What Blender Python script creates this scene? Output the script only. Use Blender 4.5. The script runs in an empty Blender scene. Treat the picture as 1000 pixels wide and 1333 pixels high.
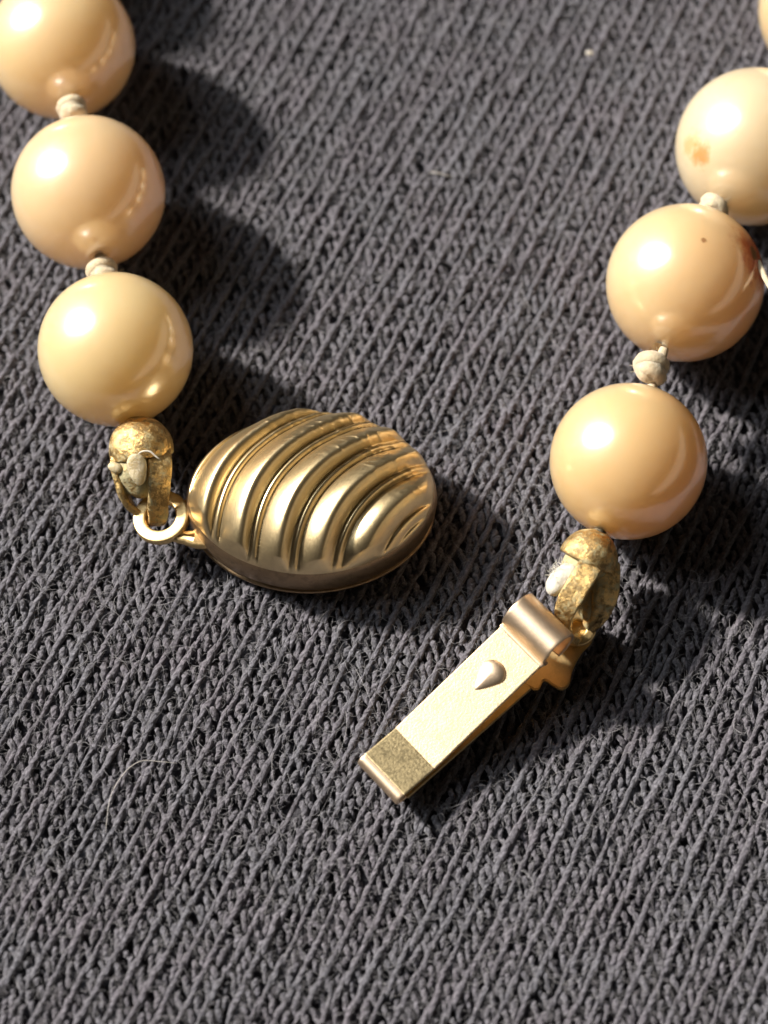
import bpy, bmesh, math
import numpy as np
from mathutils import Vector, Matrix

# all lengths below are written in millimetres and multiplied by MM on output
MM = 0.001
rng = np.random.default_rng(7)
scene = bpy.context.scene
COL = scene.collection

# ------------------------------------------------------------------ camera
TILT = math.radians(25.0)
DIST = 115.0
cam_d = bpy.data.cameras.new('camera')
cam = bpy.data.objects.new('camera', cam_d)
COL.objects.link(cam)
cam.location = (0, -DIST*math.sin(TILT)*MM, DIST*math.cos(TILT)*MM)
cam.rotation_euler = (TILT, 0, 0)
cam_d.sensor_fit = 'VERTICAL'
cam_d.sensor_height = 24.0
cam_d.lens = 24.0*DIST/(1333*0.035)
cam_d.clip_start = 0.002
cam_d.clip_end = 20.0
cam_d.dof.use_dof = True
cam_d.dof.focus_distance = (DIST-3.0)*MM
cam_d.dof.aperture_fstop = 24.0
scene.camera = cam
scene.render.resolution_x = 768
scene.render.resolution_y = 1024

# ------------------------------------------------------------------ light
# The photograph is lit by low sun coming in at a window on the upper left of an
# otherwise dim room: one small bright lamp for the sun, the window's own glow,
# and the weak light a pale wall on the right sends back.
SUN = Vector((-0.745, 0.345, 0.60)).normalized()      # towards the sun
world = bpy.data.worlds.new('World')
scene.world = world
world.use_nodes = True
bg = world.node_tree.nodes['Background']
bg.inputs[0].default_value = (1.0, 0.88, 0.74, 1)
bg.inputs[1].default_value = 0.020

def area(name, direction, dist, sx, sy, watt, col, shape='RECTANGLE'):
    d = bpy.data.lights.new(name, 'AREA')
    d.shape = shape; d.size = sx; d.size_y = sy; d.energy = watt; d.color = col
    o = bpy.data.objects.new(name, d); COL.objects.link(o)
    v = Vector(direction).normalized()
    o.location = v*dist
    o.rotation_euler = v.to_track_quat('Z', 'Y').to_euler()
    return o
area('sun_lamp', SUN, 1.2, 0.10, 0.10, 36.5, (1.0, 0.925, 0.83), 'DISK')
area('window_lamp', SUN+Vector((-.05, 0, .12)), 1.2, 0.72, 1.02, 9.0, (0.94, 0.98, 1.0), 'ELLIPSE')
area('wall_glow_lamp', (0.91, -.25, .24), 1.4, 3.0, 0.34, 1.5, (1.0, 0.84, 0.62), 'ELLIPSE')

vs = scene.view_settings
vs.view_transform = 'Standard'
vs.look = 'None'
vs.exposure = 0.0
vs.gamma = 1.0
vs.use_curve_mapping = False
scene.render.engine = 'CYCLES'

# ------------------------------------------------------------------ helpers
def mesh_from(name, V, F, uv=None, smooth=True):
    """V: n x 3 in mm, F: m x 4 quads (array) or a list of polygons."""
    me = bpy.data.meshes.new(name)
    V = np.asarray(V, dtype=np.float32)*MM
    if isinstance(F, np.ndarray):
        me.vertices.add(len(V)); me.vertices.foreach_set('co', V.ravel())
        k = F.shape[1]
        me.loops.add(F.size); me.loops.foreach_set('vertex_index', F.astype(np.int32).ravel())
        me.polygons.add(len(F))
        me.polygons.foreach_set('loop_start', np.arange(0, F.size, k, dtype=np.int32))
        me.polygons.foreach_set('loop_total', np.full(len(F), k, dtype=np.int32))
        me.update(calc_edges=True)
        if uv is not None:
            l = me.uv_layers.new(name='UVMap')
            l.data.foreach_set('uv', np.asarray(uv, np.float32)[F.ravel()].ravel())
    else:
        me.from_pydata([tuple(v) for v in V], [], [tuple(f) for f in F])
        me.update()
    me.polygons.foreach_set('use_smooth', np.full(len(me.polygons), smooth))
    me.validate()
    return me

def obj(name, me, mat, parent=None, loc=(0, 0, 0)):
    """loc is in world mm; the mesh is given around loc."""
    o = bpy.data.objects.new(name, me)
    COL.objects.link(o)
    l = Vector(loc)*MM
    if parent is not None:
        o.parent = parent
        p = parent
        while p is not None:
            l = l - p.location
            p = p.parent
    o.location = l
    if mat is not None:
        me.materials.clear(); me.materials.append(mat)
    return o

def thing(name, label, cat, loc, group=None):
    o = bpy.data.objects.new(name, None)
    COL.objects.link(o)
    o.empty_display_size = 0.001
    o.location = Vector(loc)*MM
    o['label'] = label; o['category'] = cat
    if group: o['group'] = group
    return o

def grid_faces(n, m, wrap_m=True, off=0):
    i = np.arange(n-1)[:, None]
    j = np.arange(m if wrap_m else m-1)[None, :]
    jn = (j+1) % m
    a = i*m+j; b = i*m+jn; c = (i+1)*m+jn; d = (i+1)*m+j
    return np.stack([a, b, c, d], -1).reshape(-1, 4)+off

def spline(P, n):
    """Catmull-Rom through P, n samples."""
    P = np.asarray(P, float)
    Q = np.vstack([2*P[0]-P[1], P, 2*P[-1]-P[-2]])
    t = np.linspace(0, len(P)-1-1e-9, n)
    i = t.astype(int); f = (t-i)[:, None]
    a, b, c, d = Q[i], Q[i+1], Q[i+2], Q[i+3]
    return 0.5*((2*b)+(-a+c)*f+(2*a-5*b+4*c-d)*f**2+(-a+3*b-3*c+d)*f**3)

def frames(C, up=(0, 0, 1)):
    T = np.gradient(C, axis=0); T /= np.linalg.norm(T, axis=1)[:, None]
    up = np.asarray(up, float)
    S = np.cross(T, np.broadcast_to(up, T.shape))
    S /= np.maximum(np.linalg.norm(S, axis=1), 1e-6)[:, None]
    N = np.cross(S, T)
    return T, S, N

def tube(P, R, n=40, sides=16, up=(0, 0, 1), cap=True, rough=0.0, seed=0):
    """Round tube of varying radius with closed, rounded ends."""
    C = spline(P, n)
    r = np.interp(np.linspace(0, 1, n), np.linspace(0, 1, len(R)), R)
    if cap:
        e = np.minimum(np.arange(n), n-1-np.arange(n))/3.0
        r = r*np.sqrt(np.clip(1-(1-np.clip(e, 0, 1))**2, 0.0004, 1))
    T, S, N = frames(C, up)
    th = np.linspace(0, 2*np.pi, sides, endpoint=False)
    g = np.random.default_rng(seed)
    rr = r[:, None]*(1+rough*g.normal(size=(n, sides)))
    V = C[:, None]+rr[..., None]*(np.cos(th)[None, :, None]*S[:, None]+np.sin(th)[None, :, None]*N[:, None])
    return V.reshape(-1, 3), grid_faces(n, sides)

def strap(P, width, thick, n=50, side=None, up=(0, 0, 1), rnd=0.35):
    """A flat strip of metal swept along P with rounded corners and closed ends."""
    C = spline(P, n)
    w = np.interp(np.linspace(0, 1, n), np.linspace(0, 1, len(np.atleast_1d(width))), np.atleast_1d(width))
    T, S, N = frames(C, up)
    if side is not None:
        S = np.broadcast_to(np.asarray(side, float)/np.linalg.norm(side), T.shape).copy()
        S -= (S*T).sum(1)[:, None]*T
        S /= np.linalg.norm(S, axis=1)[:, None]
        N = np.cross(S, T)
    b = thick*rnd
    prof = []
    for cx, cy, a0 in ((1, 1, 0), (-1, 1, 90), (-1, -1, 180), (1, -1, 270)):
        if a0 in (90, 270): prof.append((cx, cy, -2*b*cx, b*cy))
        for k in range(4):
            a = math.radians(a0+30*k)
            prof.append((cx, cy, b*math.cos(a), b*math.sin(a)))
        if a0 in (0, 180): prof.append((cx, cy, -2*b*cx, b*cy))
    prof = np.array(prof)
    V = []
    for i in range(n):
        f = 0.55 if i in (0, n-1) else 1
        x = prof[:, 0]*(w[i]/2-b)+prof[:, 2]
        y = prof[:, 1]*(thick/2-b)+prof[:, 3]
        V.append(C[i]+f*(x[:, None]*S[i]+y[:, None]*N[i]))
    V = np.array([*V])
    m = len(prof)
    F = [tuple(f) for f in grid_faces(n, m)]
    F.append(tuple(range(m-1, -1, -1)))
    F.append(tuple((n-1)*m+k for k in range(m)))
    return V.reshape(-1, 3), F

def vnoise(P, seed, freq):
    """Smooth pseudo-noise from a few random plane waves."""
    g = np.random.default_rng(seed)
    s = 0
    for _ in range(9):
        d = g.normal(size=3); d /= np.linalg.norm(d)
        s = s+np.sin(P@d*freq*g.uniform(.6, 1.6)+g.uniform(0, 6.28))
    return s/4.0

def blob(c, rad, seed, amp, freq, axis=(0, 0, 1), n=28, m=40):
    """A lumpy ellipsoid with its pole along axis; rad = (side, side, along)."""
    ph = np.linspace(0.02, np.pi-0.02, n); th = np.linspace(0, 2*np.pi, m, endpoint=False)
    X = np.sin(ph)[:, None]*np.cos(th)*rad[0]; Y = np.sin(ph)[:, None]*np.sin(th)*rad[1]
    Z = np.cos(ph)[:, None]*np.ones(m)*rad[2]
    P = np.stack([X, Y, Z], -1).reshape(-1, 3)
    P = P*(1+amp*vnoise(P, seed, freq)+0.4*amp*vnoise(P, seed+1, freq*2.7))[:, None]
    q = Vector((0, 0, 1)).rotation_difference(Vector(axis))
    P = P@np.array(q.to_matrix()).T
    return P+np.asarray(c, float), grid_faces(n, m)

def dent(V, seed, amp=.035):
    n_ = np.stack([vnoise(V, seed+i, 3.0)+.5*vnoise(V, seed+9+i, 8.0) for i in range(3)], -1)
    return V+amp*n_

def merge(parts):
    V, F, o = [], [], 0
    for v, f in parts:
        V.append(v); F += [tuple(int(i)+o for i in q) for q in f]; o += len(v)
    return np.vstack(V), F

# ------------------------------------------------------------------ materials
def new_mat(name):
    m = bpy.data.materials.new(name); m.use_nodes = True
    return m, m.node_tree, m.node_tree.nodes['Principled BSDF']

def mmcoord(nt, kind='Object', scale=(1000, 1000, 1000)):
    tc = nt.nodes.new('ShaderNodeTexCoord'); mp = nt.nodes.new('ShaderNodeMapping')
    mp.inputs['Scale'].default_value = scale
    nt.links.new(tc.outputs[kind], mp.inputs[0])
    return mp.outputs[0]

def noise(nt, vec, scale, detail=4.0, rough=0.55, dist=0.0):
    n = nt.nodes.new('ShaderNodeTexNoise')
    n.inputs['Scale'].default_value = scale; n.inputs['Detail'].default_value = detail
    n.inputs['Roughness'].default_value = rough; n.inputs['Distortion'].default_value = dist
    nt.links.new(vec, n.inputs['Vector'])
    return n.outputs['Fac']

def ramp(nt, fac, stops):
    r = nt.nodes.new('ShaderNodeValToRGB')
    e = r.color_ramp.elements
    while len(e) < len(stops): e.new(0.5)
    for k, (p, c) in enumerate(stops):
        e[k].position = p; e[k].color = (*c, 1) if len(c) == 3 else c
    nt.links.new(fac, r.inputs[0])
    return r.outputs[0]

def mix(nt, fac, a, b, mode='MIX'):
    m = nt.nodes.new('ShaderNodeMix'); m.data_type = 'RGBA'; m.blend_type = mode
    for s, v in ((m.inputs['Factor'], fac), (m.inputs[6], a), (m.inputs[7], b)):
        if hasattr(v, 'links') or isinstance(v, bpy.types.NodeSocket): nt.links.new(v, s)
        elif isinstance(v, (int, float)): s.default_value = v
        else: s.default_value = (*v, 1)
    return m.outputs[2]

def math_n(nt, op, a, b=0.0, c=None):
    m = nt.nodes.new('ShaderNodeMath'); m.operation = op
    for s, v in zip(m.inputs, (a, b, c)):
        if v is None: continue
        if isinstance(v, bpy.types.NodeSocket): nt.links.new(v, s)
        else: s.default_value = v
    return m.outputs[0]

def bump(nt, b, h, strength, dist_mm, prev=None):
    n = nt.nodes.new('ShaderNodeBump')
    n.inputs['Strength'].default_value = strength; n.inputs['Distance'].default_value = dist_mm*MM
    nt.links.new(h, n.inputs['Height'])
    if prev is not None: nt.links.new(prev, n.inputs['Normal'])
    nt.links.new(n.outputs[0], b.inputs['Normal'])
    return n.outputs[0]

def pearl_mat(name, deep, light, seed, stains=()):
    m, nt, b = new_mat(name)
    v = mmcoord(nt)
    off = nt.nodes.new('ShaderNodeVectorMath'); off.operation = 'ADD'
    nt.links.new(v, off.inputs[0]); off.inputs[1].default_value = (seed*7.3, seed*3.1, seed*5.7)
    w = off.outputs[0]
    base = ramp(nt, noise(nt, w, 0.22, 3, 0.5), [(0.3, deep), (0.7, light)])
    # fine pits and scuffs in the nacre
    pits = ramp(nt, noise(nt, w, 3.2, 2, 0.5), [(0.70, (0, 0, 0)), (0.76, (1, 1, 1))])
    base = mix(nt, math_n(nt, 'MULTIPLY', pits, 0.22), base, (0.72, 0.40, 0.18))
    for (c, r, col, k) in stains:
        d = nt.nodes.new('ShaderNodeVectorMath'); d.operation = 'DISTANCE'
        nt.links.new(v, d.inputs[0]); d.inputs[1].default_value = c
        n1 = noise(nt, w, 1.6, 5, 0.65)
        dd = math_n(nt, 'ADD', d.outputs['Value'], math_n(nt, 'MULTIPLY', math_n(nt, 'SUBTRACT', n1, 0.5), r*1.7))
        f = nt.nodes.new('ShaderNodeMapRange'); f.interpolation_type = 'SMOOTHSTEP'
        nt.links.new(dd, f.inputs[0]); f.inputs[1].default_value = r; f.inputs[2].default_value = r*0.25
        f.inputs[3].default_value = 0; f.inputs[4].default_value = k
        base = mix(nt, f.outputs[0], base, col)
    nt.links.new(base, b.inputs['Base Color'])
    b.inputs['Roughness'].default_value = 0.45
    b.inputs['IOR'].default_value = 1.7
    b.inputs['Subsurface Weight'].default_value = 1.0
    b.inputs['Subsurface Radius'].default_value = (1.0, 0.88, 0.76)
    b.inputs['Subsurface Scale'].default_value = 13.0*MM
    b.inputs['Coat Weight'].default_value = 1.0
    b.inputs['Coat Roughness'].default_value = 0.16
    b.inputs['Coat IOR'].default_value = 2.3
    b.inputs['Sheen Weight'].default_value = 0.0
    bump(nt, b, noise(nt, w, 1.1, 3, 0.5), 0.25, 0.03)
    return m

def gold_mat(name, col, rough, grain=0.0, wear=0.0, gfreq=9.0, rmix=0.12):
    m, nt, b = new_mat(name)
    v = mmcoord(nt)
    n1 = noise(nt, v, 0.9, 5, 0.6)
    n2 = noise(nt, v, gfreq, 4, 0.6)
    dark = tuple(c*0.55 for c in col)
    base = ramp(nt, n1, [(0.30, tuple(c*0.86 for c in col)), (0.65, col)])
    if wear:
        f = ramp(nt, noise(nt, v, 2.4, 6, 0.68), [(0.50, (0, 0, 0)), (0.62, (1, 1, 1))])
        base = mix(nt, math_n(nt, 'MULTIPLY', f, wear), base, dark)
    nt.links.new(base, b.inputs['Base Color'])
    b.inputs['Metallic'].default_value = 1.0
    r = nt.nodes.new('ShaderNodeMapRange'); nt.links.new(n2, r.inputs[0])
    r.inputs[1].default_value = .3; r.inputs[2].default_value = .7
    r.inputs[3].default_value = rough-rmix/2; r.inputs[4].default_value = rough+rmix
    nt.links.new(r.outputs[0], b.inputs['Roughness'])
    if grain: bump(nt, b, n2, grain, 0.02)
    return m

def tarnish_mat(name):
    """Old gilt brass with green-white corrosion and brown grime."""
    m, nt, b = new_mat(name)
    v = mmcoord(nt)
    gilt = ramp(nt, noise(nt, v, 1.3, 4, .6), [(.3, (0.58, 0.37, 0.14)), (.7, (0.86, 0.62, 0.27))])
    grime = ramp(nt, noise(nt, v, 2.6, 7, .72), [(.47, (0, 0, 0)), (.57, (1, 1, 1))])
    verd = ramp(nt, noise(nt, v, 1.9, 7, .7, .5), [(.50, (0, 0, 0)), (.62, (1, 1, 1))])
    c1 = mix(nt, math_n(nt, 'MULTIPLY', grime, .75), gilt, (0.13, 0.075, 0.025))
    c2 = mix(nt, math_n(nt, 'MULTIPLY', verd, .8), c1, (0.42, 0.40, 0.24))
    nt.links.new(c2, b.inputs['Base Color'])
    mt = math_n(nt, 'SUBTRACT', 1.0, math_n(nt, 'MAXIMUM', math_n(nt, 'MULTIPLY', grime, .5), verd))
    nt.links.new(mt, b.inputs['Metallic'])
    r = math_n(nt, 'SUBTRACT', 0.75, math_n(nt, 'MULTIPLY', mt, .45))
    nt.links.new(r, b.inputs['Roughness'])
    bump(nt, b, noise(nt, v, 4.0, 7, .7), 0.9, 0.09)
    return m

def silk_mat(name, col, twist=True):
    m, nt, b = new_mat(name)
    v = mmcoord(nt)
    n1 = noise(nt, v, 1.5, 5, .6)
    base = ramp(nt, n1, [(.3, tuple(c*.62 for c in col)), (.62, col)])
    nt.links.new(base, b.inputs['Base Color'])
    b.inputs['Roughness'].default_value = 0.7
    b.inputs['Subsurface Weight'].default_value = 0.35
    b.inputs['Subsurface Radius'].default_value = (1, .8, .6)
    b.inputs['Subsurface Scale'].default_value = 0.3*MM
    b.inputs['Sheen Weight'].default_value = 0.25
    v2 = mmcoord(nt, 'Object', (5000, 5000, 1600))
    bump(nt, b, noise(nt, v2, 1.6, 5, .65), .8, .06)
    return m

M = {}
M['pearl_a'] = pearl_mat('pearl_cream', (0.66, 0.425, 0.22), (0.70, 0.485, 0.275), 1)
M['pearl_b'] = pearl_mat('pearl_peach', (0.67, 0.415, 0.225), (0.70, 0.47, 0.275), 2)
M['pearl_c'] = pearl_mat('pearl_straw', (0.66, 0.44, 0.215), (0.70, 0.49, 0.26), 3)
M['pearl_d'] = pearl_mat('pearl_apricot', (0.69, 0.40, 0.185), (0.72, 0.44, 0.22), 4)
M['pearl_chip'] = pearl_mat('pearl_chipped', (0.67, 0.40, 0.20), (0.71, 0.46, 0.25), 5,
    [((3.1, 0.35, 1.8), 2.0, (0.42, 0.14, 0.03), 0.9), ((0.46, 0.11, 3.59), 0.17, (0.22, 0.09, 0.02), .8)])
M['pearl_stain'] = pearl_mat('pearl_stained', (0.64, 0.46, 0.28), (0.68, 0.52, 0.34), 6,
    [((-2.75, -1.55, 1.80), 0.85, (0.44, 0.19, 0.03), 0.8), ((-3.1, -.9, 1.6), 0.8, (0.50, 0.25, 0.05), 0.55)])
M['rust'] = pearl_mat('bare_rusty_shell', (0.42, 0.16, 0.04), (0.66, 0.34, 0.12), 8)
q = M['rust'].node_tree.nodes['Principled BSDF'].inputs
q['Coat Weight'].default_value = 0.15; q['Roughness'].default_value = .6; q['Subsurface Weight'].default_value = 0.2; q['IOR'].default_value = 1.45
M['gold'] = gold_mat('polished_gold', (0.98, 0.77, 0.44), 0.34, 0.10, 0.15, 16.0, rmix=.08)
M['gold_side'] = gold_mat('shaded_worn_gold', (0.46, 0.32, 0.19), 0.40, 0.35, 0.6)  # clasp wall's shade put into a darker base, plus random wear
M['gold_ring'] = gold_mat('ring_gold', (0.80, 0.59, 0.29), 0.44, 0.3, 0.3)
M['champagne'] = gold_mat('champagne_gold', (0.72, 0.585, 0.39), 0.56, 1.0, 0.25, 10.0)
M['facet'] = gold_mat('scuffed_champagne_gold', (0.74, 0.60, 0.34), 0.40, 0.7, 0.35, 11.0)
M['roll'] = gold_mat('rose_gold', (0.90, 0.70, 0.50), 0.42, 0.10, 0.05, 16.0, rmix=.06)
M['tarnish'] = tarnish_mat('tarnished_gilt')
m = M['tarnish'].copy(); m.name = 'green_crust'; M['crust'] = m
for n_ in m.node_tree.nodes:                                # more corrosion than metal
    if n_.type == 'VALTORGB' and abs(n_.color_ramp.elements[0].position-.50) < 1e-3 and abs(n_.color_ramp.elements[1].position-.62) < 1e-3:
        n_.color_ramp.elements[0].position = .36; n_.color_ramp.elements[1].position = .50
M['silk'] = silk_mat('cream_silk', (0.66, 0.55, 0.37))
M['white_silk'] = silk_mat('white_silk', (0.68, 0.64, 0.54))
M['dark_thread'] = silk_mat('dark_brown_thread', (0.13, 0.10, 0.05))  # dark brown thread between end pearl and bead tip
# translucent glue chip
m, nt, b = new_mat('dried_glue')
b.inputs['Base Color'].default_value = (0.46, 0.38, 0.24, 1)
b.inputs['Roughness'].default_value = 0.32
b.inputs['Subsurface Weight'].default_value = 0.8
b.inputs['Subsurface Radius'].default_value = (1, .85, .6)
b.inputs['Subsurface Scale'].default_value = 1.2*MM
bump(nt, b, noise(nt, mmcoord(nt), 3.5, 6, .65), .9, .12)
M['glue'] = m

# cotton yarn
def yarn_mat(name, k=1.0):
    m, nt, b = new_mat(name)
    v = mmcoord(nt)
    big = noise(nt, v, 0.35, 3, .5)
    fine = noise(nt, v, 7.0, 4, .65)
    c = ramp(nt, fine, [(.30, (0.066*k, 0.065*k, 0.075*k)), (.55, (0.135*k, 0.133*k, 0.151*k)), (.78, (0.29*k, 0.285*k, 0.315*k))])
    tint = ramp(nt, big, [(.35, (0.99, 1.0, 1.03)), (.65, (1.05, 0.98, 1.02))])
    c = mix(nt, 1.0, c, tint, 'MULTIPLY')
    nt.links.new(c, b.inputs['Base Color'])
    b.inputs['Roughness'].default_value = 0.85
    b.inputs['Specular IOR Level'].default_value = 0.25
    b.inputs['Sheen Weight'].default_value = 0.25
    b.inputs['Sheen Roughness'].default_value = 0.5
    # twisted fibres: wave along the yarn's own length and round its girth
    uv = mmcoord(nt, 'UV', (1, 1, 1))
    wv = nt.nodes.new('ShaderNodeTexWave'); wv.wave_type = 'BANDS'; wv.bands_direction = 'DIAGONAL'
    wv.inputs['Scale'].default_value = 2.2; wv.inputs['Distortion'].default_value = 2.5
    wv.inputs['Detail'].default_value = 3; wv.inputs['Detail Scale'].default_value = 2.0
    nt.links.new(uv, wv.inputs[0])
    p = bump(nt, b, wv.outputs['Fac'], .6, .06)
    bump(nt, b, noise(nt, v, 14.0, 4, .65), .9, .08, p)
    return m
M['yarn'] = yarn_mat('charcoal_cotton')
M['gap_shade'] = yarn_mat('charcoal_cotton_gap_shade', 0.55)  # sheet added under the yarn, darkened so gaps carry shade in its colour
m, nt, b = new_mat('loose_fibre')
b.inputs['Base Color'].default_value = (0.24, 0.235, 0.25, 1); b.inputs['Roughness'].default_value = .6
M['fuzz'] = m
m, nt, b = new_mat('flyaway_fibre')
b.inputs['Base Color'].default_value = (0.38, 0.37, 0.38, 1); b.inputs['Roughness'].default_value = .5
M['flyaway'] = m
m, nt, b = new_mat('pale_lint')
b.inputs['Base Color'].default_value = (0.55, 0.52, 0.48, 1); b.inputs['Roughness'].default_value = .6
M['lint'] = m

# ------------------------------------------------------------------ cloth
WA = math.radians(64.0)
EU = np.array([math.cos(WA), math.sin(WA)])
EV = np.array([math.sin(WA), -math.cos(WA)])
WSP, PIT = 0.91, 0.68
X0, X1, Y0, Y1 = -25.0, 25.0, -28.5, 35.0

def cloth_z(x, y):
    return 0.10*np.sin(x*0.21+y*0.13+1.0)+0.07*np.sin(x*0.11-y*0.33+.5)-0.12

gx = np.linspace(X0-4, X1+4, 60); gy = np.linspace(Y0-4, Y1+4, 70)
GX, GY = np.meshgrid(gx, gy)
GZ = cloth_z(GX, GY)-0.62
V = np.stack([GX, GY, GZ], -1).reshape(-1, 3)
cloth = obj('fabric', mesh_from('fabric', V, grid_faces(70, 60, False)), M['gap_shade'])
cloth['kind'] = 'structure'
cloth['label'] = 'charcoal grey knitted cotton cloth under the pearls and clasp'

SEG, SID = 8, 6
tt = np.linspace(0, 1, SEG)
th = np.linspace(0, 2*np.pi, SID, endpoint=False)
F_leg = grid_faces(SEG, SID)

def legs(C, r, phase):
    """C: n x SEG x 3 centre lines, r: n x SEG radii -> one mesh of n yarn legs."""
    n = len(C)
    T = np.gradient(C, axis=1); T /= np.linalg.norm(T, axis=2)[..., None]
    S = np.cross(T, np.array([0, 0, 1.0])); S /= np.linalg.norm(S, axis=2)[..., None]
    N = np.cross(S, T)
    a = th[None, None, :]+phase[:, None, None]
    rr = r[:, :, None]*(1+0.10*np.cos(2*(a-tt[None, :, None]*4.0))+0.15*rng.normal(size=(n, SEG, SID)))
    V = C[:, :, None]+rr[..., None]*(np.cos(a)[..., None]*S[:, :, None]+0.9*np.sin(a)[..., None]*N[:, :, None])
    F = (F_leg[None]+(np.arange(n)*SEG*SID)[:, None, None]).reshape(-1, 4)
    U = np.broadcast_to(tt[None, :, None], (n, SEG, SID))+np.arange(n)[:, None, None]*.37
    W = np.broadcast_to(th[None, None, :]/(2*np.pi), (n, SEG, SID))
    uv = np.stack([U, W], -1).reshape(-1, 2)
    return V.reshape(-1, 3), F, uv

def lowf(s, seed, f):
    g = np.random.default_rng(seed)
    return sum(np.sin(s*f*g.uniform(.5, 1.8)+g.uniform(0, 6.28)) for _ in range(4))/2.6

corn = np.array([[X0, Y0], [X1, Y0], [X0, Y1], [X1, Y1]])
kmin = int(np.floor((corn@EV).min()/WSP)); kmax = int(np.ceil((corn@EV).max()/WSP))
iu0 = int(np.floor((corn@EU).min()/PIT)); iu1 = int(np.ceil((corn@EU).max()/PIT))
for k in range(kmin, kmax+1):
    i = np.arange(iu0, iu1+1)
    u = i*PIT+0.33*PIT*(k % 3)+rng.uniform(-.05, .05)
    v0 = k*WSP+0.10*lowf(u, 100+k, 0.5)+0.25*np.sin(u*0.06+k*0.02)
    x = u*EU[0]+v0*EV[0]; y = u*EU[1]+v0*EV[1]
    ok = (x > X0) & (x < X1) & (y > Y0) & (y < Y1)
    if ok.sum() < 2: continue
    u, v0 = u[ok], v0[ok]; n = len(u)
    prom = 1+0.22*lowf(u, 500+k, 1.1)+0.10*rng.normal(size=n)      # how proud the rib stands here
    # leg A: nearly along the rib, overlapping like a rope
    s = tt[None, :]-.5
    j = rng.normal(size=(n, 6))
    ln = PIT*(2.1+.15*j[:, 0:1])
    ua = u[:, None]+s*ln
    va = v0[:, None]-(0.13+.05*j[:, 1:2])*s*WSP+0.028*j[:, 2:3]
    za = -0.15+0.20*(prom[:, None]-1)+0.02*j[:, 3:4]-0.75*np.abs(s)**2.4
    ra = (0.128*(1+.12*j[:, 4:5]))*(1-0.45*np.abs(2*s)**3)*np.clip(prom[:, None], .75, 1.2)
    # legs B and C: short slanted legs filling the space between the ribs
    BC_ = []
    for sh, vv, z0, r0, a0 in ((.30, .42, -.22, .135, .60), (.80, .68, -.27, .135, .50)):
        j = rng.normal(size=(n, 7))
        lb = PIT*(1.05+.22*j[:, 0:1])
        ang = a0+.28*j[:, 1:2]
        ub = u[:, None]+sh*PIT+s*lb*np.cos(ang)+.07*j[:, 5:6]
        vb = v0[:, None]+WSP*(vv+.06*j[:, 2:3])-s*lb*np.sin(ang)-0.25*(s**2)*j[:, 6:7]
        zb = z0+0.055*j[:, 3:4]-0.80*np.abs(s)**2.0
        rb = r0*(1+.16*j[:, 4:5])*(1-.35*np.abs(2*s)**3)
        BC_.append((ub, vb, zb, rb))
    ub, vb, zb, rb = [np.concatenate(q) for q in zip(*BC_)]
    UU = np.concatenate([ua, ub]); VV = np.concatenate([va, vb]); ZZ = np.concatenate([za, zb]); RR = np.concatenate([ra, rb])
    Xc = UU*EU[0]+VV*EV[0]; Yc = UU*EU[1]+VV*EV[1]
    C = np.stack([Xc, Yc, ZZ+cloth_z(Xc, Yc)], -1)
    V, F, uv = legs(C, RR, rng.uniform(0, 6.28, 3*n))
    obj('knit_rib', mesh_from('knit_rib', V, F, uv), M['yarn'], cloth)

def fibres(P0, ang, ln, rise, rad, curl, seg=5):
    """Thin three-sided hairs lying over the cloth."""
    n = len(P0); s = np.linspace(0, 1, seg)
    a = ang[:, None]+curl[:, None]*(s[None]-.5)*2
    dx = np.cumsum(np.cos(a), 1)/seg*ln[:, None]; dy = np.cumsum(np.sin(a), 1)/seg*ln[:, None]
    X = P0[:, 0:1]+dx; Y = P0[:, 1:2]+dy
    Z = cloth_z(X, Y)-0.10+rise[:, None]*np.sin(np.pi*s[None])**.8
    C = np.stack([X, Y, Z], -1)
    T = np.gradient(C, axis=1); T /= np.linalg.norm(T, axis=2)[..., None]
    S = np.cross(T, np.array([0, 0, 1.0])); S /= np.maximum(np.linalg.norm(S, axis=2), 1e-5)[..., None]
    N = np.cross(S, T)
    t3 = np.array([0, 2.094, 4.189])
    r = rad[:, None, None]*(1-.6*s[None, :, None]**2)
    V = C[:, :, None]+r[..., None]*(np.cos(t3)[None, None, :, None]*S[:, :, None]+np.sin(t3)[None, None, :, None]*N[:, :, None])
    F = (grid_faces(seg, 3)[None]+(np.arange(n)*seg*3)[:, None, None]).reshape(-1, 4)
    return V.reshape(-1, 3), F
nf = 46000
P0 = np.stack([rng.uniform(X0, X1, nf), rng.uniform(Y0, Y1, nf)], -1)
V, F = fibres(P0, rng.uniform(0, 6.28, nf), rng.gamma(2.4, .20, nf)+.15, rng.gamma(1.7, .075, nf), rng.uniform(.005, .012, nf), rng.normal(0, 1.0, nf))
o = obj('loose_fibre', mesh_from('loose_fibre', V, F), M['fuzz'], cloth)
o['kind'] = 'stuff'

nf = 700
P0 = np.stack([rng.uniform(X0, X1, nf), rng.uniform(Y0, Y1, nf)], -1)
V, F = fibres(P0, rng.uniform(0, 6.28, nf), rng.gamma(4.0, .45, nf), rng.gamma(2.0, .15, nf), rng.uniform(.006, .010, nf), rng.normal(0, 1.4, nf), 9)
o = obj('flyaway_fibre', mesh_from('flyaway_fibre', V, F), M['flyaway'], cloth)
o['kind'] = 'stuff'

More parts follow.
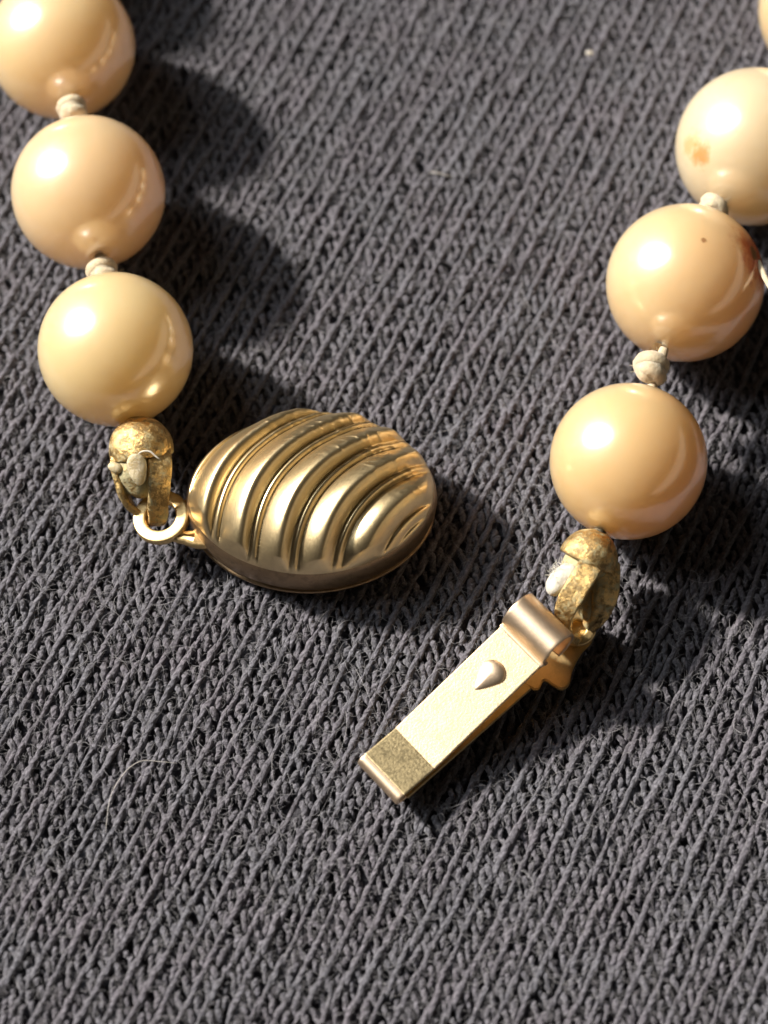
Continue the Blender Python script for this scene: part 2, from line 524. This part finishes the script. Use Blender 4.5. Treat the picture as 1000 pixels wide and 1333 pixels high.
# ------------------------------------------------------------------ pearls
def pearl_mesh(name, R, axis, seed, hole=0.34):
    """A slightly uneven sphere with a drilled hole along axis."""
    a0 = math.asin(hole/R)
    ph = np.concatenate([[a0*.82, a0*.9], np.linspace(a0, np.pi-a0, 62), [np.pi-a0*.9, np.pi-a0*.82]])
    rad = np.ones_like(ph)*R
    rad[0] = R*.86; rad[1] = R*.985; rad[-1] = R*.86; rad[-2] = R*.985
    m = 84
    tq = np.linspace(0, 2*np.pi, m, endpoint=False)
    X = (rad*np.sin(ph))[:, None]*np.cos(tq); Y = (rad*np.sin(ph))[:, None]*np.sin(tq); Z = (rad*np.cos(ph))[:, None]*np.ones(m)
    P = np.stack([X, Y, Z], -1).reshape(-1, 3)
    P = P*(1+0.006*vnoise(P, seed, .5))[:, None]
    q = Vector((0, 0, 1)).rotation_difference(Vector(axis))
    P = P@np.array(q.to_matrix()).T
    return mesh_from(name, P, grid_faces(len(ph), m))

def knot(parent, c, axis, r, seed, mat, tail=None):
    """An overhand knot: a lumpy core wrapped by two turns of silk."""
    ax = np.array(Vector(axis).normalized()); c = np.array(c, float)
    parts = [blob((0, 0, 0), (r*.9, r*.9, r*.85), seed, .08, 3.0, ax, 18, 24)]
    up = np.array([0, 0, 1.0]); s1 = np.cross(ax, up); s1 /= np.linalg.norm(s1); s2 = np.cross(s1, ax)
    g = np.random.default_rng(seed)
    tq = np.linspace(0, 2*np.pi*1.9, 14); ph = g.uniform(0, 6.28)
    P = [ax*r*.38*math.sin(a*.53+ph)+(s1*math.cos(a+ph)+s2*math.sin(a+ph))*r*.62 for a in tq]
    parts.append(tube(P, [r*.40, r*.46, r*.34], 60, 12, up=ax, rough=.03, seed=seed))
    for _ in range(18):
        d = g.normal(size=3); d /= np.linalg.norm(d); p = d*r*.8
        d = d*g.uniform(.12, .4)+g.normal(size=3)*.10
        parts.append(tube([p, p+d*.5+g.normal(size=3)*.05, p+d], [.013, .011, .006], 8, 4))
    if tail is not None:
        parts.append(tube([np.array(p) for p in tail], [r*.30, r*.25, r*.1], 20, 8))
    V, F = merge(parts)
    return obj('knot', mesh_from('knot', V, F), mat, parent, c)

def thread(parent, a, b, r, mat):
    a = np.array(a, float); b = np.array(b, float)
    V, F = tube([a-a, (b-a)*.5, b-a], [r, r, r], 16, 12, rough=.05, seed=3)
    return obj('thread', mesh_from('thread', V, F), mat, parent, a)

def strand(name, label, pts, mats, seed, end, knots):
    base = (pts[-1][0], pts[-1][1], 0)
    root = thing(name, label, 'pearl strand', base, 'ends of the pearl necklace')
    n = len(pts)
    for k, (x, y, z, R) in enumerate(pts):
        a = np.array(pts[max(k-1, 0)][:3]); b = np.array(pts[k+1][:3] if k+1 < n else end)
        if k == n-1: ax = np.array(end)-np.array((x, y, z))
        else: ax = b-a
        o = obj('pearl', pearl_mesh('pearl', R, ax/np.linalg.norm(ax), seed+k), mats[k][0], root, (x, y, z))
        if mats[k][1]: o['label'] = mats[k][1]
    for k in range(n-1):
        a = np.array(pts[k][:3]); b = np.array(pts[k+1][:3]); d = b-a; L = np.linalg.norm(d); d /= L
        p = a+d*(pts[k][3]-.35); q = b-d*(pts[k+1][3]-.35)
        thread(root, p, q, .24, M['silk'])
        kr, side, lift = knots[k]
        c = (a+d*pts[k][3]+b-d*pts[k+1][3])/2+np.array([side, 0, lift])
        knot(root, c, d, kr, seed*10+k, M['silk'])
    return root

LP = [(-18.6, 31.0, 3.6, 3.6), (-15.54, 23.16, 3.52, 3.52), (-13.82, 14.81, 3.60, 3.60), (-12.17, 6.49, 3.52, 3.52)]
END_L = (-10.95, 1.75, 2.55)
left = strand('pearl_strand', 'pearl strand end tied to the oval ribbed gold clasp', LP,
    [(M['pearl_a'], None), (M['pearl_a'], None), (M['pearl_b'], None), (M['pearl_c'], None)], 11, END_L,
    [(.70, 0, .2), (.68, -.05, .55), (.72, .0, -.25)])
RP = [(26.6, 32.0, 3.7, 3.7), (21.88, 25.2, 3.72, 3.72), (17.45, 17.27, 3.69, 3.69), (13.83, 9.92, 3.62, 3.62), (10.86, 0.87, 3.50, 3.50)]
END_R = (9.0, -3.45, 2.75)
right = strand('pearl_strand', 'pearl strand end with stained and chipped pearls, tied to the flat gold clasp tongue', RP,
    [(M['pearl_a'], None), (M['pearl_a'], None), (M['pearl_stain'], 'pale pearl with a brown stain on its side'),
     (M['pearl_chip'], 'peach pearl with a chipped rusty brown patch'), (M['pearl_d'], 'apricot pearl beside the tarnished bead tip')], 23, END_R,
    [(.7, 0, .2), (.7, 0, .2), (.70, -.35, .55), (.80, -.3, .25)])

# flaked nacre and a splinter standing off the chipped pearl
pc = np.array(RP[3][:3])
chip_parent = [c for c in right.children if c.get('label', '').startswith('peach pearl')][0]
V, F = blob((0, 0, 0), (.45, .62, .16), 91, .18, 3.0, (0.80, 0.20, 0.55), 16, 24)
obj('nacre_flake', mesh_from('nacre_flake', dent(V, 4, .04), F), M['rust'], chip_parent, pc+np.array([2.80, .42, 2.02]))
V, F = tube([(0, 0, 0), (.12, -.8, .25), (.38, -1.7, .45), (.62, -2.25, .45)], [.10, .15, .12, .04], 30, 8)
obj('nacre_splinter', mesh_from('nacre_splinter', V, F), M['silk'], chip_parent, pc+np.array([3.12, .2, 1.75]))

# ------------------------------------------------------------------ bead tips
def cup(R, axis, seed, a1=98, t=.2):
    """A hollow, dented metal cup: closed and drilled at the pearl, open along axis."""
    ph = np.radians(np.concatenate([np.linspace(9, a1, 30), [a1+2, a1+1.5, a1-1], np.linspace(a1-6, 20, 14)]))
    rd = np.concatenate([np.full(30, R), [R-.03, R-t*.7, R-t], np.full(14, R-t)])
    m = 56; tq = np.linspace(0, 2*np.pi, m, endpoint=False)
    P = np.stack([(rd*np.sin(ph))[:, None]*np.cos(tq), (rd*np.sin(ph))[:, None]*np.sin(tq), (-rd*np.cos(ph))[:, None]*np.ones(m)], -1).reshape(-1, 3)
    P = P*(1+.022*vnoise(P, seed, 1.7)+.012*vnoise(P, seed+1, 5.0))[:, None]
    q = Vector((0, 0, 1)).rotation_difference(Vector(axis))
    return P@np.array(q.to_matrix()).T, grid_faces(len(ph), m)

BL = np.array([-10.91, 1.90, 2.60])
thread(left, np.array(LP[-1][:3])+(BL-np.array(LP[-1][:3]))*.55, BL, .30, M['dark_thread'])
V, F = cup(1.46, (.15, -.88, -.48), 41, 104)
bead_l = obj('bead_tip', mesh_from('bead_tip', V, F), M['tarnish'], left, BL)
bead_l['label'] = 'corroded gilt bead tip cup hooked into the clasp ring'
V, F = blob((0, 0, 0), (1.16, 1.05, 1.35), 43, .07, 2.4, (.12, -.95, -.30), 30, 44)
obj('crust', mesh_from('crust', dent(V, 8, .05), F), M['crust'], bead_l, BL+np.array([.02, -.75, -.22]))
# two straps leave the rim and close into the hook that passes through the ring
V, F = strap([(-.95, -.1, .0), (-1.05, -.9, .0), (-.85, -1.7, -.35), (-.45, -2.35, -.95), (.1, -2.7, -1.5)], [1.1, 1.05, .9, .7, .5], .34, 50, side=(.35, .1, -1))
obj('side_strap', mesh_from('side_strap', dent(V, 3), F), M['tarnish'], bead_l, BL)
V, F = strap([(.80, -.3, .55), (.90, -1.0, .62), (.90, -1.75, .40), (.85, -2.5, -.25), (.80, -2.95, -.9), (.55, -2.9, -1.5), (.2, -2.6, -1.7)],
             [1.15, 1.1, 1.0, .95, .8, .6], .36, 60, side=(1, .1, -.35))
obj('hook', mesh_from('hook', dent(V, 5), F), M['tarnish'], bead_l, BL)
V, F = blob((0, 0, 0), (.46, .74, .20), 47, .09, 2.2, (0, 0, 1), 24, 36)
V[:, 0] *= 1+.42*V[:, 1]                                   # wider at the top, pointed below
V[:, 2] += .10*V[:, 1]*V[:, 1]
Q = np.stack([np.array([.98, .15, 0]), np.array([-.12, .90, .42]), np.array([.06, -.42, .90])])
obj('glue_chip', mesh_from('glue_chip', dent(V@Q, 21, .045), F), M['glue'], bead_l, BL+np.array([-.02, -1.45, .98]))
V, F = blob((0, 0, 0), (.26, .22, .36), 48, .25, 4.2, (1, -.4, -.1), 18, 24)
obj('glue_chip', mesh_from('glue_chip', V, F), M['glue'], bead_l, BL+np.array([-1.02, -1.15, .42]))
V, F = tube([(-.35, 0, 0), (-.1, .12, .16), (.25, .1, .18), (.55, -.12, .08), (.7, -.2, .0)], [.04, .05, .05, .04, .03], 24, 6)
obj('thread_end', mesh_from('thread_end', V, F), M['white_silk'], bead_l, BL+np.array([.3, -.92, 1.22]))

# ------------------------------------------------------------------ oval clasp box
BC = (-3.25, -0.15, 0.0)
BA, BB, WALL, DOME = 5.5, 3.98, 2.35, 2.05
ROT = math.radians(2.0)
clasp = thing('clasp_box', 'oval gold clasp with wavy raised ribs lying on the cloth', 'clasp', BC)

def outline(t):
    """Soft pointed oval, a little blunter at the ring end."""
    c, s = np.cos(t), np.sin(t)
    e = 2/1.92
    x = np.sign(c)*np.abs(c)**e*BA; y = np.sign(s)*np.abs(s)**e*BB
    return x, y
def rotz(P, a):
    c, s = math.cos(a), math.sin(a)
    return P@np.array([[c, s, 0], [-s, c, 0], [0, 0, 1]])

# ribs: one S-shaped curve repeated along a slanting step; solve for the rib number of each point
qy = np.array([-1.6, -1.1, -.61, -.23, .16, .42, .65, .9, 1.3, 1.8])
qx = np.array([-.56, -.50, -.41, -.33, -.15, .065, .34, .70, 1.35, 2.2])
qc = np.polyfit(qy, qx, 5)
def rib_phase(x, y):
    lo = np.full_like(x, -8.0); hi = np.full_like(x, 8.0)
    for _ in range(40):
        mid = (lo+hi)/2
        f = x-.31*mid-np.polyval(qc, np.clip(y+.21*mid, -1.6, 1.8))
        lo = np.where(f > 0, mid, lo); hi = np.where(f > 0, hi, mid)
    return (lo+hi)/2
def rib_profile(k):
    f = k-np.floor(k)
    broad = np.where(f < .52, 1-np.clip(1-f/.52, 0, 1)**1.45, np.clip(1-((f-.52)/.30)**2, 0, 1))
    thin = np.clip(1-((f-.90)/.10)**2, 0, 1)**.8*.34
    return np.maximum(broad, thin)

nr, na = 170, 420
rho = np.linspace(0, 1, nr)**.85
ta = np.linspace(0, 2*np.pi, na, endpoint=False)
ox, oy = outline(ta)
X = rho[:, None]*ox; Y = rho[:, None]*oy
dome = DOME*(1-np.clip(rho, 0, 1)**2.1)**.60
kph = rib_phase(X/BA, Y/BB+.05)
fade = np.clip((1-rho)/.06, 0, 1)**.6
ribs = rib_profile(kph)*.70*fade[:, None]
# hammered creases across the tops of the ribs on the upper right
P2 = np.stack([X, Y, 0*X], -1).reshape(-1, 3)
cre = (vnoise(P2, 77, 3.2).reshape(X.shape))*np.clip((X/BA*.5+Y/BB*.8-.05)*2, 0, 1)*.075*fade[:, None]
rg = 1-np.abs(vnoise(P2*np.array([1, 1.6, 1]), 31, 5.5).reshape(X.shape))
cre = cre+np.clip(rg-.45, 0, 1)*.07*np.clip((X/BA*.6+Y/BB*.8-.1)*2.2, 0, 1)*fade[:, None]
Z = WALL+dome[:, None]+ribs-.22*fade[:, None]+cre
V = rotz(np.stack([X, Y, Z], -1).reshape(-1, 3), ROT)
obj('ribbed_lid', mesh_from('ribbed_lid', V, grid_faces(nr, na)), M['gold'], clasp, BC)
# wall with a rolled shoulder, thin base rim and a closed back
prof = [(1.0, WALL+.0), (1.010, WALL-.10), (1.020, WALL-.35), (1.026, WALL-.8), (1.022, 1.1), (1.008, .75), (.985, .48), (.975, .42)]
rows = [np.stack([s*ox, s*oy, np.full(na, z)], -1) for s, z in prof]
V = rotz(np.array(rows).reshape(-1, 3), ROT)
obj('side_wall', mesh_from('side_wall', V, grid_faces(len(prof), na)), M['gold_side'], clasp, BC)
prof = [(.96, .46), (1.0, .45), (1.012, .40), (1.012, .30), (1.0, .24), (.9, .12), (.6, -.05), (.02, -.12)]
rows = [np.stack([s*ox, s*oy, np.full(na, z)], -1) for s, z in prof]
V = rotz(np.array(rows).reshape(-1, 3), ROT)
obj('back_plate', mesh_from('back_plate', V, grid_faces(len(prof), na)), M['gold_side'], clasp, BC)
# flat ring that carries the bead tip
def flat_ring(ro, ri, t, n=64):
    a = np.linspace(0, 2*np.pi, n, endpoint=False)
    b = .07
    pr = [(ri, -t/2+b), (ri, t/2-b), (ri+.03, t/2-.02), (ri+b, t/2), (ri+2*b, t/2), (ro-2*b, t/2), (ro-b, t/2), (ro-.03, t/2-.02), (ro, t/2-b), (ro, -t/2+b), (ro-b, -t/2), (ri+b, -t/2)]
    V = np.array([[(r*math.cos(q), r*math.sin(q), z) for q in a] for r, z in pr]+[[(ri*math.cos(q), ri*math.sin(q), -t/2+b) for q in a]])
    return V.reshape(-1, 3), grid_faces(len(pr)+1, n)
RC = np.array([-9.98, -0.98, 1.50])
V, F = flat_ring(1.28, .70, .42)
V = V@np.array(Matrix.Rotation(math.radians(-10), 3, 'Y')).T
ring = obj('ring', mesh_from('ring', V, F), M['gold_ring'], clasp, RC)
V, F = strap([(.45, -.85, .0), (1.1, -.98, -.03), (1.75, -1.0, -.1), (2.6, -.7, -.2)], [.5, .62, .95, 1.3], .40, 30, side=(.3, -1, 0))
obj('ring_neck', mesh_from('ring_neck', V, F), M['gold_ring'], ring, RC)
V, F = strap([(.9, .55, .05), (1.35, .55, .0), (1.9, .55, -.1)], [.5, .6, .9], .40, 30, side=(0, -1, 0))
obj('ring_neck', mesh_from('ring_neck', V, F), M['gold_ring'], ring, RC)

# ------------------------------------------------------------------ clasp tongue
TC = np.array([3.5, -10.3, 0.0])
tongue = thing('clasp_tongue', 'folded flat gold clasp tongue with a small raised teardrop bump', 'clasp tongue', TC)
P = {'A': (5.18, -6.60, 2.5), 'B': (6.84, -8.49, 2.5), 'C': (2.22, -12.66, 1.05), 'D': (.43, -10.91, 1.05), 'E': (.72, -13.83, 1.0), 'F': (-.83, -12.16, 1.0)}
P = {k: np.array(v) for k, v in P.items()}
AX = (P['C']+P['D']-P['A']-P['B'])/2; AX[2] = 0; AX /= np.linalg.norm(AX)     # towards the tip
SD = np.array([-AX[1], AX[0], 0.0])                                            # across
SD = SD if SD@(P['B']-P['A']) > 0 else -SD
O = (P['A']+P['B'])/2; O[2] = 0
W = 2.52
def loc3(s, c, z): return O+AX*s+SD*c+np.array([0, 0, z])
LEN = (((P['C']+P['D'])/2-O)@AX); TIP = (((P['E']+P['F'])/2-O)@AX)
# upper leaf: sheet from the curl to the bend
def leaf(path, width, t, n, name, mat, parent):
    V, F = strap([loc3(s, 0, z)-TC for s, z in path], width, t, n, side=SD, rnd=.3)
    return obj(name, mesh_from(name, V, F, smooth=True), mat, parent, TC)
def flat_sheet(name, path, width, t, mat, parent, c0=0.0):
    """Sheet metal with crisp bends: box segments along path with bevelled edges."""
    path = np.array(path, float); n = len(path)
    d = np.gradient(path, axis=0); d /= np.linalg.norm(d, axis=1)[:, None]
    nn = np.stack([-d[:, 1], d[:, 0]], -1); nn *= np.where(nn[:, 1:2] < 0, -1, 1)
    wd = np.broadcast_to(np.atleast_1d(width), n) if np.size(width) in (1, n) else width
    bm = bmesh.new(); rows = []
    for i in range(n):
        row = []
        for sgn, up in ((-1, 1), (1, 1), (1, -1), (-1, -1)):
            q = path[i]+nn[i]*up*t/2
            row.append(bm.verts.new(loc3(q[0], c0+sgn*wd[i]/2, q[1])-TC))
        rows.append(row)
    for i in range(n-1):
        for k in range(4):
            bm.faces.new((rows[i][k], rows[i][(k+1) % 4], rows[i+1][(k+1) % 4], rows[i+1][k]))
    bm.faces.new(rows[0][::-1]); bm.faces.new(rows[-1])
    bmesh.ops.recalc_face_normals(bm, faces=bm.faces)
    es = [e for e in bm.edges if e.calc_face_angle(0) > .6]
    bmesh.ops.bevel(bm, geom=es, offset=.05, segments=2, affect='EDGES', profile=.5)
    for v in bm.verts: v.co *= MM
    me = bpy.data.meshes.new(name); bm.to_mesh(me); bm.free()
    me.polygons.foreach_set('use_smooth', np.full(len(me.polygons), False))
    return obj(name, me, mat, parent, TC)
upper = flat_sheet('upper_leaf', [(.05, 2.5), (LEN, 1.02)], W, .20, M['champagne'], tongue)
flat_sheet('tip_facet', [(LEN-.02, 1.03), (TIP-.06, 1.06)], W-.01, .19, M['facet'], tongue)
fp = [loc3(TIP-.10, 0, 1.06)-TC, loc3(TIP, 0, 1.05)-TC]+[loc3(TIP+.28*math.cos(q), 0, .77+.28*math.sin(q))-TC for q in np.radians(np.linspace(75, -80, 9))]+[loc3(TIP-.3, 0, .46)-TC]
V, F = strap(fp, W, .18, 50, side=SD, rnd=.3)
obj('tip_fold', mesh_from('tip_fold', V, F), M['roll'], tongue, TC)
# curl at the thumb end: spiral of sheet
ang = np.radians(np.linspace(250, -75, 40))
RR = .84
cz, cs = 2.84, -.90
curl = [(.12, 2.98), (-.05, 3.0), (-.20, 2.86), (-.34, 2.72)]
pp = [loc3(s, 0, z)-TC for s, z in [(.16, 2.52), (.02, 2.56), (-.10, 2.5), (-.17, 2.36)]]
pp += [loc3(cs+RR*math.cos(a), 0, cz+RR*math.sin(a))-TC for a in np.radians(np.linspace(-38, 268, 26))]
V, F = strap(pp, W+.12, .17, 110, side=SD, rnd=.3)
obj('thumb_curl', mesh_from('thumb_curl', V, F), M['roll'], tongue, TC)
# teardrop bump pressed up out of the leaf
nb, mb = 22, 40
r = np.linspace(0, 1, nb); a = np.linspace(0, 2*np.pi, mb, endpoint=False)
bx = r[:, None]*np.cos(a)*np.where(np.cos(a) > 0, 1.05, .55); by = r[:, None]*np.sin(a)*.62*np.where(np.cos(a) > 0, (1-.55*np.cos(a)), 1)
bz = .25*np.sqrt(np.clip(1-r[:, None]**2, 0, 1))*np.ones(mb)*np.where(bx > 0, 1-.35*bx, 1)
sl = (1.02-2.5)/LEN
V = np.array([loc3(1.75+x, -.02+y, 2.5+sl*(1.75+x)+.085+z)-TC for x, y, z in zip(bx.ravel(), by.ravel(), bz.ravel())])
obj('teardrop_bump', mesh_from('teardrop_bump', V, grid_faces(nb, mb)), M['roll'], upper, TC)
# lower leaf with its flared end plate, cut from one sheet
lower = flat_sheet('lower_leaf', [(-.3, .75), (TIP-.25, .44)], W+.0, .22, M['gold_ring'], tongue, c0=0.05)
pl = [(9.05, -5.45), (9.30, -6.0), (9.15, -6.75), (8.72, -7.25), (8.42, -7.75), (8.22, -8.25), (8.1, -8.75), (7.75, -8.98), (7.35, -8.75), (7.0, -8.55), (6.5, -8.95),
      (4.6, -7.2), (5.2, -6.6), (6.0, -6.5), (7.0, -6.0), (7.9, -5.35), (8.5, -5.1)]
C2 = spline([(x, y, 0) for x, y in pl]+[(pl[0][0], pl[0][1], 0)], 90)[:-1]
bm = bmesh.new()
tp = [bm.verts.new((np.array([x, y, .95+.03*(x-8)])-TC)) for x, y, _ in C2]
f = bm.faces.new(tp); 
if f.normal.z < 0 or True:
    bm.normal_update()
ex = bmesh.ops.extrude_face_region(bm, geom=[f])
for v in [g for g in ex['geom'] if isinstance(g, bmesh.types.BMVert)]: v.co.z -= .28
bmesh.ops.recalc_face_normals(bm, faces=bm.faces)
bmesh.ops.bevel(bm, geom=[e for e in bm.edges if e.calc_face_angle(0) > 1.0], offset=.06, segments=2, affect='EDGES')
for v in bm.verts: v.co *= MM
me = bpy.data.meshes.new('end_plate'); bm.to_mesh(me); bm.free()
plate = obj('end_plate', me, M['gold_ring'], tongue, TC)
a = np.linspace(0, 2*np.pi, 40)
RQ = np.array([8.53, -6.24, 1.25])
V, F = flat_ring(.82, .36, .40)
V = V@np.array(Matrix.Rotation(math.radians(8), 3, 'X')).T
obj('ring', mesh_from('ring', V, F), M['gold_ring'], tongue, RQ)

# the right strand's bead tip, hooked through the tongue's ring
BR = np.array([8.98, -3.56, 2.80])
thread(right, np.array(RP[-1][:3])+(BR-np.array(RP[-1][:3]))*.55, BR, .30, M['dark_thread'])
V, F = cup(1.32, (-.42, -.80, -.45), 61, 96)
bead_r = obj('bead_tip', mesh_from('bead_tip', V, F), M['tarnish'], right, BR)
bead_r['label'] = 'tarnished gilt bead tip hooked to the clasp tongue'
V, F = strap([(.72, -.2, .1), (.72, -.95, .05), (.62, -1.7, -.2), (.40, -2.45, -.7), (.0, -2.75, -1.3)], [1.3, 1.35, 1.25, .9, .6], .55, 50, side=(1, .1, -.45))
obj('side_strap', mesh_from('side_strap', dent(V, 3), F), M['tarnish'], bead_r, BR)
V, F = strap([(.0, -.75, .86), (-.25, -1.2, .88), (-.75, -1.95, .72), (-1.12, -2.55, .25), (-1.15, -3.0, -.45), (-.85, -3.3, -1.15), (-.35, -3.1, -1.75), (-.1, -2.6, -1.95)],
             [1.05, 1.02, .98, .85, .62, .5, .45], .34, 80, side=(.86, -.48, -.05), rnd=.18)
obj('hook', mesh_from('hook', dent(V, 5), F), M['tarnish'], bead_r, BR)
V, F = blob((0, 0, 0), (1.05, 1.0, .95), 63, .08, 2.4, (-.42, -.8, -.45), 24, 36)
obj('crust', mesh_from('crust', dent(V, 8, .05), F), M['crust'], bead_r, BR+np.array([-.15, -.45, -.18]))
V, F = blob((0, 0, 0), (.70, .60, 1.25), 64, .10, 2.6, (-.2, -.9, -.35), 24, 36)
obj('crust', mesh_from('crust', dent(V, 12, .05), F), M['crust'], bead_r, BR+np.array([.05, -1.45, -.30]))
TE = np.array([-1.12, -1.05, .25])
V, F = blob((0, 0, 0), (.60, .52, .95), 66, .10, 3.0, (-.62, -.78, .05), 24, 32)
obj('thread_end', mesh_from('thread_end', V, F), M['white_silk'], bead_r, BR+TE)
g = np.random.default_rng(9)
parts = []
for k in range(60):
    d = g.normal(size=3); d /= np.linalg.norm(d); d[0] = -abs(d[0])
    p = TE+d*np.array([.5, .6, .5])
    d = d*g.uniform(.15, .42)
    parts.append(tube([p, p+d*.5+g.normal(size=3)*.06, p+d+g.normal(size=3)*.10], [.016, .013, .008], 10, 5))
V, F = merge(parts)
o = obj('frayed_fibre', mesh_from('frayed_fibre', V, F), M['white_silk'], bead_r, BR); o['kind'] = 'stuff'

# ------------------------------------------------------------------ pale lint on the cloth
def lint(pts, r, label):
    P = [np.array((x, y, cloth_z(x, y)+z)) for x, y, z in pts]
    V, F = tube([p-P[0] for p in P], [r*.5, r, r, r*.4], 60, 6)
    o = obj('lint_fibre', mesh_from('lint_fibre', V, F), M['lint'], None, P[0])
    o['label'] = label; o['category'] = 'lint'
lint([(-12.0, -15.2, .0), (-11.85, -13.6, .05), (-11.3, -12.5, .08), (-10.6, -11.95, .10), (-9.8, -11.95, .06), (-9.0, -12.0, .0)], .016, 'long pale curled lint fibre on the cloth, below the oval clasp')
lint([(2.2, 18.3, .02), (2.6, 18.2, .1), (3.3, 18.0, .05)], .03, 'short pale lint hair on the cloth between the two pearl strands')
V, F = blob((0, 0, 0), (.22, .14, .10), 5, .2, 4, (0, 0, 1), 12, 16)
o = obj('lint_speck', mesh_from('lint_speck', V, F), M['white_silk'], None, (10.25, 25.3, cloth_z(10.25, 25.3)+.02))
o['label'] = 'tiny white lint speck on the cloth far behind the clasp'; o['category'] = 'lint'
